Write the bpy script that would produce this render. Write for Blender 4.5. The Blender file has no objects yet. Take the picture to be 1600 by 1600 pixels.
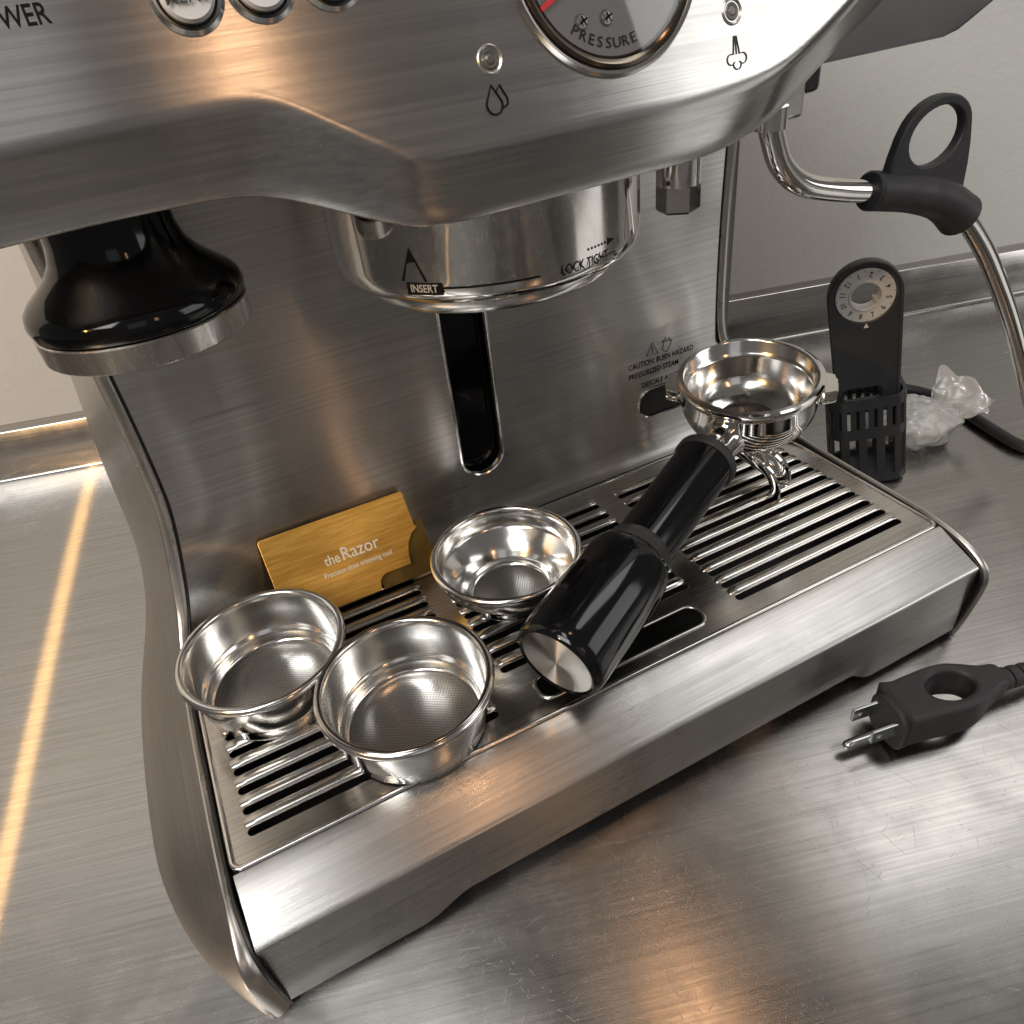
import bpy, math, random
from mathutils import Vector, Matrix
random.seed(7)
S = bpy.context.scene
COL = S.collection
R = math.radians
V = Vector

# ------------------------------------------------------------------ camera
cam_d = bpy.data.cameras.new('camera'); cam = bpy.data.objects.new('camera', cam_d); COL.objects.link(cam)
cam.location = (0.0429, -0.1551, 0.2688)
cam.rotation_euler = (0.9326, 0.1047, -0.4730)
cam_d.sensor_width = 36; cam_d.lens = 36*1181.2/1600
cam_d.clip_start = 0.005; cam_d.clip_end = 60
S.camera = cam

# ------------------------------------------------------------------ world (dim even room light) and lamps
w = bpy.data.worlds.new('World'); S.world = w; w.use_nodes = True
bg = w.node_tree.nodes['Background']; bg.inputs[0].default_value = (0.132, 0.124, 0.117, 1); bg.inputs[1].default_value = 1.0

def area(name, loc, target, sx, sy, power, col):
    d = bpy.data.lights.new(name, 'AREA'); d.shape = 'RECTANGLE'; d.size = sx; d.size_y = sy; d.energy = power; d.color = col
    o = bpy.data.objects.new(name, d); COL.objects.link(o); o.location = loc
    o.rotation_euler = (V(target)-V(loc)).to_track_quat('-Z', 'Y').to_euler()
    return o
area('window_light', (2.05, -1.55, 0.90), (0.15, 0.05, 0.2), 1.15, 1.3, 10.5, (1.0, 0.99, 0.965))
area('wall_fill_light', (-1.85, -1.35, 2.35), (0.15, 0.15, 0.1), 1.6, 1.2, 56, (1.0, 1.0, 0.985))  # added fill to brighten the wall, kept out of the steel's mirror directions
area('panel_fill_light', (-0.42, -2.6, 1.25), (0.05, 0.0, 0.2), 0.9, 1.3, 1.4, (0.95, 0.95, 1.0))  # made-up dim fill that lifts the left of the control panel
area('ceiling_light', (-0.42, -0.45, 1.9), (0.1, 0.1, 0.0), 0.35, 0.7, 5.2, (1.0, 0.985, 0.96))
area('ceiling_light', (1.22, -0.22, 1.75), (0.2, 0.1, 0.0), 0.4, 0.8, 3.6, (1.0, 0.985, 0.96))
area('warm_ceiling_lamp', (0.33, -0.33, 1.75), (0.1, 0.0, 0.0), 0.09, 0.16, 0.8, (1.0, 0.55, 0.28))
area('warm_doorway_lamp', (0.36, -1.55, 0.98), (0.1, 0.0, 0.2), 0.05, 0.45, 0.9, (1.0, 0.57, 0.30))
pl = bpy.data.lights.new('warm_lamp', 'POINT'); pl.energy = 11.0; pl.color = (1.0, 0.56, 0.17); pl.shadow_soft_size = 0.012
plo = bpy.data.objects.new('warm_lamp', pl); COL.objects.link(plo); plo.location = (-0.70, -0.30, 0.60)

S.view_settings.view_transform = 'Standard'; S.view_settings.look = 'None'
S.view_settings.exposure = 0.0; S.view_settings.gamma = 1.0; S.view_settings.use_curve_mapping = False
S.render.engine = 'CYCLES'
S.cycles.max_bounces = 7; S.cycles.glossy_bounces = 5; S.cycles.diffuse_bounces = 2; S.cycles.transparent_max_bounces = 12
S.cycles.caustics_reflective = False; S.cycles.caustics_refractive = False

# ------------------------------------------------------------------ materials
MATS = {}
def nmat(name):
    m = bpy.data.materials.new(name); m.use_nodes = True
    nt = m.node_tree; b = nt.nodes['Principled BSDF']; MATS[name] = m
    return m, nt, b
def N(nt, t, **kw):
    n = nt.nodes.new(t)
    for k, v in kw.items(): setattr(n, k, v)
    return n
def L(nt, a, b): nt.links.new(a, b)
def ramp(nt, fac, stops):
    r = N(nt, 'ShaderNodeValToRGB'); e = r.color_ramp.elements
    while len(e) < len(stops): e.new(0.5)
    for i, (p, c) in enumerate(stops):
        e[i].position = p; e[i].color = c if len(c) == 4 else (*c, 1)
    L(nt, fac, r.inputs[0]); return r.outputs[0]
def maprange(nt, val, a, b, c, d):
    n = N(nt, 'ShaderNodeMapRange'); L(nt, val, n.inputs[0])
    for i, x in enumerate((a, b, c, d)): n.inputs[1+i].default_value = x
    return n.outputs[0]
def math_n(nt, op, a, b):
    n = N(nt, 'ShaderNodeMath', operation=op)
    for i, x in enumerate((a, b)):
        if isinstance(x, (int, float)): n.inputs[i].default_value = x
        else: L(nt, x, n.inputs[i])
    return n.outputs[0]
def noise(nt, co, scale, detail=2, rough=0.5, dist=0.0):
    n = N(nt, 'ShaderNodeTexNoise'); n.inputs['Scale'].default_value = scale; n.inputs['Detail'].default_value = detail
    n.inputs['Roughness'].default_value = rough; n.inputs['Distortion'].default_value = dist
    L(nt, co, n.inputs['Vector']); return n.outputs['Fac']
def mapping(nt, co, rot=(0, 0, 0), sc=(1, 1, 1), loc=(0, 0, 0)):
    n = N(nt, 'ShaderNodeMapping'); n.inputs['Rotation'].default_value = rot; n.inputs['Scale'].default_value = sc; n.inputs['Location'].default_value = loc
    L(nt, co, n.inputs['Vector']); return n.outputs[0]
def objco(nt): return N(nt, 'ShaderNodeTexCoord').outputs['Object']
def bump(nt, h, strength, dist, b, prev=None):
    n = N(nt, 'ShaderNodeBump'); n.inputs['Strength'].default_value = strength; n.inputs['Distance'].default_value = dist
    L(nt, h, n.inputs['Height'])
    if prev: L(nt, prev, n.inputs['Normal'])
    L(nt, n.outputs[0], b.inputs['Normal']); return n.outputs[0]

def steel(name, base=(0.60, 0.585, 0.56), rough=0.26, aniso=0.75, tangent=(1, 0, 0), grain_rot=0.0, axis='X',
          smudge=0.10, grain=0.35, scratch=0.0, grain_scale=1.0, brush=0.0, brush_rough=0.30, brush_aniso=0.80):
    m, nt, b = nmat(name)
    b.inputs['Metallic'].default_value = 1.0
    co = objco(nt)
    st = {'X': (40, 2600, 2600), 'Y': (2600, 40, 2600), 'Z': (2600, 2600, 40)}[axis]
    st = tuple(s*grain_scale for s in st)
    g = noise(nt, mapping(nt, mapping(nt, co, rot=(0, 0, -grain_rot)), sc=st), 1.0, 2, 0.65)
    st2 = tuple(s*0.35 for s in st)
    g2 = noise(nt, mapping(nt, mapping(nt, co, rot=(0, 0, -grain_rot)), sc=st2), 1.0, 1, 0.6)
    cloud = noise(nt, co, 16.0, 3, 0.65, 0.6)
    cloud2 = noise(nt, mapping(nt, co, sc=(1, 1, 0.45)), 60.0, 2, 0.7, 0.4)
    rg = math_n(nt, 'ADD', maprange(nt, g, 0.3, 0.7, -0.022, 0.022), rough)
    rg = math_n(nt, 'ADD', rg, maprange(nt, cloud, 0.35, 0.7, -smudge*0.5, smudge))
    rg = math_n(nt, 'ADD', rg, maprange(nt, cloud2, 0.4, 0.75, 0.0, smudge*0.7))
    mixc = N(nt, 'ShaderNodeMix', data_type='RGBA')
    mixc.inputs[6].default_value = (*[c*0.86 for c in base], 1); mixc.inputs[7].default_value = (*[min(1, c*1.08) for c in base], 1)
    L(nt, maprange(nt, g2, 0.3, 0.7, 0, 1), mixc.inputs[0])
    colout = mixc.outputs[2]
    h = math_n(nt, 'ADD', g, math_n(nt, 'MULTIPLY', g2, 0.25))
    if scratch > 0:
        tot = None
        wob = N(nt, 'ShaderNodeVectorMath', operation='ADD')
        nz = N(nt, 'ShaderNodeTexNoise'); nz.inputs['Scale'].default_value = 9.0; L(nt, co, nz.inputs['Vector'])
        sc_ = N(nt, 'ShaderNodeVectorMath', operation='SCALE'); L(nt, nz.outputs['Color'], sc_.inputs[0]); sc_.inputs['Scale'].default_value = 0.045
        L(nt, co, wob.inputs[0]); L(nt, sc_.outputs[0], wob.inputs[1])
        for k, (ang, s1, s2, th) in enumerate(((0.35, 7, 1700, 0.725), (1.25, 9, 1500, 0.73), (2.2, 6, 1900, 0.73), (2.9, 10, 1600, 0.725), (0.8, 5, 1300, 0.735))):
            s = noise(nt, mapping(nt, mapping(nt, wob.outputs[0], rot=(0, 0, ang)), sc=(s1, s2, s2), loc=(k*3.1, k*1.7, 0)), 1.0, 1, 0.5)
            s = maprange(nt, s, th, th+0.05, 0, 1)
            tot = s if tot is None else math_n(nt, 'MAXIMUM', tot, s)
        rg = math_n(nt, 'ADD', rg, math_n(nt, 'MULTIPLY', tot, 0.22*scratch))
        h = math_n(nt, 'SUBTRACT', h, math_n(nt, 'MULTIPLY', tot, 1.3*scratch))
    if scratch > 0:
        vd = N(nt, 'ShaderNodeTexVoronoi'); vd.inputs['Scale'].default_value = 42.0; L(nt, co, vd.inputs['Vector'])
        sepc = N(nt, 'ShaderNodeSeparateColor'); L(nt, vd.outputs['Color'], sepc.inputs[0])
        thr = maprange(nt, sepc.outputs[0], 0.45, 1.0, 0.0, 0.026)
        spk = math_n(nt, 'LESS_THAN', vd.outputs['Distance'], thr)
        ms = N(nt, 'ShaderNodeMix', data_type='RGBA'); L(nt, math_n(nt, 'MULTIPLY', spk, 0.8), ms.inputs[0]); L(nt, colout, ms.inputs[6]); ms.inputs[7].default_value = (0.85, 0.83, 0.80, 1)
        colout = ms.outputs[2]
        rg = math_n(nt, 'ADD', rg, math_n(nt, 'MULTIPLY', spk, 0.35))
        h = math_n(nt, 'ADD', h, math_n(nt, 'MULTIPLY', spk, 2.0))
    L(nt, colout, b.inputs['Base Color'])
    L(nt, rg, b.inputs['Roughness'])
    b.inputs['Anisotropic'].default_value = aniso; b.inputs['Anisotropic Rotation'].default_value = 0.25
    if tangent:
        c = N(nt, 'ShaderNodeCombineXYZ')
        for i in range(3): c.inputs[i].default_value = tangent[i]
        L(nt, c.outputs[0], b.inputs['Tangent'])
    bp_ = bump(nt, h, grain, 0.00006, b)
    if brush > 0:                      # long fine grooves: a second, strongly stretched lobe
        gb = N(nt, 'ShaderNodeBsdfAnisotropic'); gb.distribution = 'GGX'
        L(nt, colout, gb.inputs['Color']); gb.inputs['Roughness'].default_value = brush_rough
        gb.inputs['Anisotropy'].default_value = brush_aniso; gb.inputs['Rotation'].default_value = 0.0
        L(nt, c.outputs[0], gb.inputs['Tangent'])
        mx = N(nt, 'ShaderNodeMixShader'); mx.inputs[0].default_value = brush
        L(nt, b.outputs[0], mx.inputs[1]); L(nt, gb.outputs[0], mx.inputs[2]); L(nt, mx.outputs[0], nt.nodes['Material Output'].inputs[0])
    return m

WA = -0.2806
WT = V((math.cos(WA), math.sin(WA), 0)); WN = V((-math.sin(WA), math.cos(WA), 0))   # along the wall, into the wall
WC = 0.3992*math.cos(WA)
steel('steel_panel', base=(0.57, 0.56, 0.545), rough=0.31, aniso=0.8, smudge=0.07, grain=0.09, brush=0.45)
steel('steel_fascia', base=(0.59, 0.58, 0.565), rough=0.20, aniso=0.7, smudge=0.05, grain=0.20, brush=0.15)
steel('steel_tray', base=(0.57, 0.56, 0.545), rough=0.28, aniso=0.7, smudge=0.04, grain=0.32, scratch=0.25)
steel('steel_grate', base=(0.60, 0.585, 0.555), rough=0.20, aniso=0.2, smudge=0.06, grain=0.05)
steel('steel_flank', base=(0.50, 0.485, 0.47), rough=0.36, aniso=0.5, tangent=(0, 1, 0), axis='Y', smudge=0.04, grain=0.08)
steel('steel_counter', base=(0.375, 0.365, 0.35), rough=0.215, aniso=0.55, tangent=tuple(WT), grain_rot=WA, smudge=0.06, grain=0.06, scratch=0.35, grain_scale=0.9, brush=0.20, brush_rough=0.26, brush_aniso=0.955)
steel('steel_backsplash', base=(0.50, 0.48, 0.46), rough=0.15, aniso=0.4, tangent=tuple(WT), grain_rot=WA, smudge=0.05, grain=0.18, grain_scale=0.7)

def simple(name, col, rough, metal=0.0, spec=0.5, noise_amt=0.04, nscale=120, coat=0.0, bump_s=0.0, bscale=900):
    m, nt, b = nmat(name)
    b.inputs['Metallic'].default_value = metal; b.inputs['Specular IOR Level'].default_value = spec
    co = objco(nt); n1 = noise(nt, co, nscale, 4, 0.6)
    mix = N(nt, 'ShaderNodeMix', data_type='RGBA')
    mix.inputs[6].default_value = (*[c*(1-noise_amt*2) for c in col], 1); mix.inputs[7].default_value = (*[min(1, c*(1+noise_amt)) for c in col], 1)
    L(nt, n1, mix.inputs[0]); L(nt, mix.outputs[2], b.inputs['Base Color'])
    L(nt, maprange(nt, n1, 0.3, 0.75, max(0.02, rough*0.85), rough*1.25), b.inputs['Roughness'])
    b.inputs['Coat Weight'].default_value = coat
    if bump_s: bump(nt, noise(nt, co, bscale, 3, 0.6), bump_s, 0.0001, b)
    return m
simple('chrome', (0.72, 0.70, 0.67), 0.055, metal=1, nscale=90)
simple('screw_steel', (0.75, 0.75, 0.75), 0.38, metal=0.7)
simple('bezel_bronze', (0.16, 0.135, 0.11), 0.16, metal=1)
simple('chrome_dark', (0.42, 0.39, 0.36), 0.10, metal=1, nscale=90)
simple('satin_trim', (0.56, 0.545, 0.52), 0.30, metal=1)
simple('polished_trim', (0.70, 0.69, 0.67), 0.16, metal=1)
simple('basket_steel', (0.72, 0.71, 0.69), 0.15, metal=1, nscale=60, bump_s=0.05, bscale=300)
simple('black_gloss', (0.004, 0.004, 0.005), 0.09, spec=0.38)
simple('black_satin', (0.018, 0.018, 0.020), 0.34, bump_s=0.05)
simple('black_rubber', (0.020, 0.020, 0.023), 0.52, bump_s=0.12, bscale=1500)
simple('holder_plastic', (0.030, 0.031, 0.033), 0.36, bump_s=0.06)
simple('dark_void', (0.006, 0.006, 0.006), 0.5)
simple('cable_black', (0.014, 0.015, 0.017), 0.40, bump_s=0.05)
simple('grey_cheek', (0.17, 0.165, 0.165), 0.36, metal=1, nscale=40)
simple('ink', (0.006, 0.006, 0.006), 0.6, spec=0.15)
simple('ink_grey', (0.075, 0.075, 0.075), 0.6, spec=0.2)
simple('white_print', (0.80, 0.74, 0.62), 0.5)
simple('button_white', (0.74, 0.755, 0.78), 0.32)
simple('dial_face', (0.90, 0.91, 0.95), 0.6, spec=0.2)
simple('needle_red', (0.55, 0.02, 0.03), 0.4)
simple('lens_grey', (0.16, 0.16, 0.16), 0.25)
simple('lens_smoke', (0.10, 0.10, 0.09), 0.12)
simple('month_dial', (0.66, 0.64, 0.60), 0.5)
simple('brass_blade', (0.55, 0.58, 0.60), 0.2, metal=1)
simple('olive_blade', (0.13, 0.085, 0.02), 0.35, metal=0.7)

m, nt, b = nmat('gold_brushed'); b.inputs['Metallic'].default_value = 0.85; co = objco(nt)
g = noise(nt, mapping(nt, co, sc=(60, 700, 700)), 1.0, 4, 0.65)
L(nt, ramp(nt, g, [(0.30, (0.50, 0.27, 0.05)), (0.70, (0.74, 0.45, 0.11))]), b.inputs['Base Color'])
b.inputs['Roughness'].default_value = 0.42; b.inputs['Anisotropic'].default_value = 0.4; bump(nt, g, 0.15, 0.00005, b)

m, nt, b = nmat('perforated_steel'); b.inputs['Metallic'].default_value = 1.0; co = objco(nt)
vo = N(nt, 'ShaderNodeTexVoronoi'); vo.inputs['Scale'].default_value = 940; vo.inputs['Randomness'].default_value = 0.0
L(nt, mapping(nt, co, rot=(0, 0, 0.6)), vo.inputs['Vector'])
hole = maprange(nt, vo.outputs['Distance'], 0.18, 0.34, 0.0, 1.0)
L(nt, ramp(nt, hole, [(0.0, (0.24, 0.24, 0.24)), (1.0, (0.66, 0.655, 0.64))]), b.inputs['Base Color'])
b.inputs['Roughness'].default_value = 0.27
bump(nt, hole, 0.25, 0.0001, b)

m, nt, b = nmat('spun_steel'); b.inputs['Metallic'].default_value = 1.0; b.inputs['Base Color'].default_value = (0.50, 0.485, 0.465, 1)
b.inputs['Roughness'].default_value = 0.36; b.inputs['Anisotropic'].default_value = 1.0; b.inputs['Anisotropic Rotation'].default_value = 0.25
tg = N(nt, 'ShaderNodeTangent', direction_type='RADIAL', axis='Z'); L(nt, tg.outputs[0], b.inputs['Tangent'])

m, nt, b = nmat('tamper_band'); b.inputs['Metallic'].default_value = 1.0; co = objco(nt)
g = noise(nt, mapping(nt, co, sc=(220, 220, 40)), 1.0, 4, 0.7, 0.5)
L(nt, ramp(nt, g, [(0.3, (0.30, 0.28, 0.26)), (0.6, (0.66, 0.63, 0.60))]), b.inputs['Base Color'])
L(nt, maprange(nt, g, 0.3, 0.7, 0.38, 0.22), b.inputs['Roughness']); bump(nt, g, 0.2, 0.0001, b)

m, nt, b = nmat('wall_paint'); co = objco(nt)
n1 = noise(nt, co, 2.2, 4, 0.6); n2 = noise(nt, co, 220, 4, 0.6); n3 = noise(nt, co, 35, 5, 0.75)
L(nt, ramp(nt, n1, [(0.3, (0.74, 0.725, 0.69)), (0.7, (0.79, 0.775, 0.74))]), b.inputs['Base Color'])
b.inputs['Roughness'].default_value = 0.6
bp = bump(nt, n2, 0.35, 0.0005, b); bump(nt, n3, 0.35, 0.0016, b, bp)

m, nt, b = nmat('clear_bag'); out = nt.nodes['Material Output']
tr = N(nt, 'ShaderNodeBsdfTransparent'); tr.inputs[0].default_value = (0.93, 0.93, 0.92, 1)
gl = N(nt, 'ShaderNodeBsdfGlossy'); gl.inputs['Roughness'].default_value = 0.30
tl = N(nt, 'ShaderNodeBsdfDiffuse'); tl.inputs[0].default_value = (0.75, 0.75, 0.74, 1)
fr = N(nt, 'ShaderNodeFresnel'); fr.inputs[0].default_value = 1.5
m1 = N(nt, 'ShaderNodeMixShader'); m1.inputs[0].default_value = 0.44; L(nt, tr.outputs[0], m1.inputs[1]); L(nt, tl.outputs[0], m1.inputs[2])
m2 = N(nt, 'ShaderNodeMixShader'); L(nt, maprange(nt, fr.outputs[0], 0, 1, 0.05, 0.9), m2.inputs[0]); L(nt, m1.outputs[0], m2.inputs[1]); L(nt, gl.outputs[0], m2.inputs[2])
L(nt, m2.outputs[0], out.inputs[0])

m, nt, b = nmat('gauge_glass'); out = nt.nodes['Material Output']
tr = N(nt, 'ShaderNodeBsdfTransparent'); gl = N(nt, 'ShaderNodeBsdfGlossy'); gl.inputs['Roughness'].default_value = 0.03
fr = N(nt, 'ShaderNodeFresnel'); fr.inputs[0].default_value = 1.45
m2 = N(nt, 'ShaderNodeMixShader'); L(nt, fr.outputs[0], m2.inputs[0]); L(nt, tr.outputs[0], m2.inputs[1]); L(nt, gl.outputs[0], m2.inputs[2])
L(nt, m2.outputs[0], out.inputs[0])

# ------------------------------------------------------------------ mesh helpers
ORG = {}
def obj(name, verts, faces, mat, parent=None, smooth=30, origin=None):
    """one mesh object from world-space vertices"""
    base = ORG.get(parent.name, V((0, 0, 0))) if parent else V(origin or (0, 0, 0))
    me = bpy.data.meshes.new(name)
    me.from_pydata([tuple(V(v)-base) for v in verts], [], faces)
    me.materials.append(MATS[mat])
    me.update()
    if smooth is not None:
        for p in me.polygons: p.use_smooth = True
        me.set_sharp_from_angle(angle=R(smooth))
    o = bpy.data.objects.new(name, me); COL.objects.link(o)
    if parent: o.parent = parent; ORG[o.name] = base
    else: o.location = base; ORG[o.name] = base
    return o
def thing(name, loc, label, cat, group=None):
    o = bpy.data.objects.new(name, None); o.empty_display_size = 0.02; COL.objects.link(o); o.location = loc
    ORG[o.name] = V(loc); o['label'] = label; o['category'] = cat
    if group: o['group'] = group
    return o
def frame(o, u, v=None, n=None):
    """matrix with columns u, v, n at o"""
    u = V(u).normalized()
    if v is None: v = V(n).cross(u)
    v = V(v).normalized(); n = u.cross(v).normalized() if n is None else V(n).normalized()
    M = Matrix.Identity(4)
    for i in range(3): M[i][0], M[i][1], M[i][2], M[i][3] = u[i], v[i], n[i], o[i]
    return M
def xf(M, vs): return [M @ V(v) for v in vs]
def lathe(profile, n=64, closed=False):
    vs, fs = [], []
    m = len(profile)
    for i in range(n):
        a = 2*math.pi*i/n
        for r, z in profile: vs.append((r*math.cos(a), r*math.sin(a), z))
    for i in range(n):
        j = (i+1) % n
        for k in range(m if closed else m-1):
            l = (k+1) % m
            fs.append((i*m+k, j*m+k, j*m+l, i*m+l))
    if not closed:
        if profile[0][0] > 1e-6: fs.append(tuple(reversed([i*m for i in range(n)])))
        if profile[-1][0] > 1e-6: fs.append(tuple(i*m+m-1 for i in range(n)))
    return vs, fs
def catmull(pts, k=8):
    P = [V(p) for p in pts]; out = []
    for i in range(len(P)-1):
        p0 = P[max(i-1, 0)]; p1 = P[i]; p2 = P[i+1]; p3 = P[min(i+2, len(P)-1)]
        for j in range(k):
            t = j/k
            out.append(0.5*((2*p1)+(p2-p0)*t+(2*p0-5*p1+4*p2-p3)*t*t+(3*p1-p0-3*p2+p3)*t**3))
    out.append(P[-1]); return out
def sweep(path, section, closed_section=True, caps=True, up=(0, 0, 1), scale=None, closed_path=False):
    """sweep a 2-D section (a along side, b along up-ish) along a path"""
    path = [V(p) for p in path]; n = len(path); m = len(section); vs, fs = [], []
    T = [((path[(i+1) % n] if closed_path else path[min(i+1, n-1)])-(path[i-1] if (closed_path or i > 0) else path[0])).normalized() for i in range(n)]
    nrm = V(up)-T[0]*V(up).dot(T[0])
    if nrm.length < 1e-4: nrm = V((1, 0, 0))-T[0]*T[0].x
    nrm.normalize()
    for i in range(n):
        nrm = (nrm-T[i]*nrm.dot(T[i])).normalized(); bi = T[i].cross(nrm)
        s = scale[i] if scale else 1.0
        for a, b_ in section: vs.append(path[i]+(bi*a+nrm*b_)*s)
    for i in range(n if closed_path else n-1):
        j = (i+1) % n
        for k in range(m if closed_section else m-1):
            l = (k+1) % m
            fs.append((i*m+k, i*m+l, j*m+l, j*m+k))
    if caps and closed_section and not closed_path:
        fs.append(tuple(range(m-1, -1, -1))); fs.append(tuple((n-1)*m+k for k in range(m)))
    return vs, fs
def circ(r, n=16, ry=None): return [(r*math.cos(2*math.pi*i/n), (ry or r)*math.sin(2*math.pi*i/n)) for i in range(n)]
def grid(rows):
    m = len(rows[0]); vs = [v for r in rows for v in r]; fs = []
    for i in range(len(rows)-1):
        for k in range(m-1): fs.append((i*m+k, i*m+k+1, (i+1)*m+k+1, (i+1)*m+k))
    return vs, fs
def merge(*parts):
    vs, fs = [], []
    for a, b_ in parts:
        o = len(vs); vs += list(a); fs += [tuple(i+o for i in f) for f in b_]
    return vs, fs
def box(x0, x1, y0, y1, z0, z1):
    vs = [(x, y, z) for x in (x0, x1) for y in (y0, y1) for z in (z0, z1)]
    return vs, [(0, 1, 3, 2), (4, 6, 7, 5), (0, 4, 5, 1), (2, 3, 7, 6), (0, 2, 6, 4), (1, 5, 7, 3)]
def bevel(o, width, seg=2):
    b_ = o.modifiers.new('bevel', 'BEVEL'); b_.width = width; b_.segments = seg; b_.limit_method = 'ANGLE'; b_.angle_limit = R(35)
    return o
def curve_mesh(outlines, depth, bev=0.0, bres=1):
    """closed 2-D outlines (first outer, rest holes) filled and extruded to +-depth"""
    cu = bpy.data.curves.new('tmp', 'CURVE'); cu.dimensions = '2D'; cu.fill_mode = 'BOTH'
    cu.extrude = max(depth-bev, 0); cu.bevel_depth = bev; cu.bevel_resolution = bres; cu.offset = -bev
    for pts in outlines:
        s = cu.splines.new('POLY'); s.points.add(len(pts)-1); s.use_cyclic_u = True
        for q, p in zip(s.points, pts): q.co = (p[0], p[1], 0, 1)
    o = bpy.data.objects.new('tmp', cu); COL.objects.link(o)
    dg = bpy.context.evaluated_depsgraph_get(); me = bpy.data.meshes.new_from_object(o.evaluated_get(dg))
    vs = [v.co.copy() for v in me.vertices]; fs = [tuple(p.vertices) for p in me.polygons]
    bpy.data.objects.remove(o); bpy.data.curves.remove(cu); bpy.data.meshes.remove(me)
    return vs, fs
FONT = None
def text_mesh(body, size, sx=1.0, depth=0.00004, bold=0.0, shear=0.0, align='CENTER', spacing=1.0):
    cu = bpy.data.curves.new('tmp', 'FONT'); cu.body = body; cu.size = size; cu.extrude = depth; cu.offset = bold; cu.shear = shear
    cu.align_x = align; cu.space_character = spacing; cu.resolution_u = 3
    o = bpy.data.objects.new('tmp', cu); COL.objects.link(o)
    dg = bpy.context.evaluated_depsgraph_get(); me = bpy.data.meshes.new_from_object(o.evaluated_get(dg))
    vs = [V((v.co.x*sx, v.co.y, v.co.z)) for v in me.vertices]; fs = [tuple(p.vertices) for p in me.polygons]
    bpy.data.objects.remove(o); bpy.data.curves.remove(cu); bpy.data.meshes.remove(me)
    return vs, fs
def stadium(cx, cy, hw, hh, n=8):
    """rounded slot outline, round ends along its long side"""
    r = min(hw, hh); pts = []
    for (sx, sy, a0) in ((1, 1, 0), (-1, 1, 90), (-1, -1, 180), (1, -1, 270)):
        for i in range(n+1):
            a = R(a0+90*i/n); pts.append((cx+sx*(hw-r)+r*math.cos(a), cy+sy*(hh-r)+r*math.sin(a)))
    return pts
def rrect(cx, cy, hw, hh, r, n=5):
    pts = []
    for (sx, sy, a0) in ((1, 1, 0), (-1, 1, 90), (-1, -1, 180), (1, -1, 270)):
        for i in range(n+1):
            a = R(a0+90*i/n); pts.append((cx+sx*(hw-r)+r*math.cos(a), cy+sy*(hh-r)+r*math.sin(a)))
    return pts
def line_tube(pts, r, n=6, closed=False):
    return sweep(pts, circ(r, n), closed_path=closed, caps=not closed)

# ------------------------------------------------------------------ the setting: counter, backsplash, wall
def wpt(s, d, z): q = WT*s + WN*(WC+d); return (q.x, q.y, z)
prof = [(-1.05, -0.04), (-1.05, -0.004), (-1.046, 0.0), (-0.9, 0.0)]
prof = [(-1.05, -0.05), (-1.05, -0.004), (-1.046, 0.0)] + [(-0.0035, 0.0)]
for i in range(1, 6):
    a = R(90*i/6); prof.append((-0.0035+0.0035*math.sin(a), 0.0035-0.0035*math.cos(a)))
prof += [(0.0, 0.0035)]
prof_b = [(0.0, 0.0035), (0.0, 0.0372), (0.0012, 0.0383), (0.0125, 0.0383)]
o = obj('countertop', *grid([[wpt(s, d, z) for d, z in prof] for s in (-1.3, -0.6, -0.2, 0.2, 0.6, 1.0, 1.7)]), 'steel_counter', smooth=50); o['kind'] = 'structure'
bs = obj('backsplash', *grid([[wpt(s, d, z) for d, z in prof_b] for s in (-1.3, 1.7)]), 'steel_backsplash', o, smooth=50)
o = obj('wall', [wpt(-1.3, 0.012, 0.0), wpt(1.7, 0.012, 0.0), wpt(1.7, 0.012, 2.4), wpt(-1.3, 0.012, 2.4)], [(0, 1, 2, 3)], 'wall_paint', smooth=None); o['kind'] = 'structure'

# ------------------------------------------------------------------ espresso machine
TZ = 0.0546; TW = 0.3034; TD = 0.1101; YP = 0.118
mach = thing('espresso_machine', (0.15, 0.14, 0), 'large brushed steel espresso machine with round pressure gauge, chrome group head and steam wand', 'coffee machine')

# splash panel with its long slot and the oval cover opening
slot = stadium(0.1463, 0.125, 0.0102, 0.0468)
vent = stadium(0.2540, 0.0836, 0.0230, 0.0080)
out = [(0.0160, 0.0628), (0.2785, 0.0628), (0.2785, 0.2365), (0.0160, 0.2365)]
Mp = frame((0, YP+0.0015, 0), (1, 0, 0), (0, 0, 1))
a = curve_mesh([out, slot, vent], 0.0015)
RF = 0.0078; rows = []
for x, sg in ((0.0160, -1), (0.2785, 1)):
    r_ = [(x, YP, 0.0632)]
    for i in range(0, 13):
        an = R(90*i/12); r_.append((x+sg*0.010*(i/12)**2, YP-RF*(1-math.cos(an)), 0.0626-RF*math.sin(an)))
    rows.append(r_)
sp = obj('splash_panel', *merge((xf(Mp, a[0]), a[1]), grid(rows)), 'steel_panel', mach, smooth=40)
for nm, outl in (('slot_rim', slot), ('cover_rim', vent)):
    obj(nm, *line_tube([(x, YP-0.0001, z) for x, z in outl], 0.0007, 6, True), 'polished_trim', sp)
q = curve_mesh([stadium(0.1463, 0.125, 0.0112, 0.0478)], 0.0005); obj('slot_back', *(xf(frame((0, YP+0.0065, 0), (1, 0, 0), (0, 0, 1)), q[0]), q[1]), 'black_gloss', sp)
q = curve_mesh([stadium(0.2540, 0.0836, 0.0223, 0.0074)], 0.0008, 0.0004); obj('oval_cover', *(xf(frame((0, YP+0.0016, 0), (1, 0, 0), (0, 0, 1)), q[0]), q[1]), 'black_rubber', sp)

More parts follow.
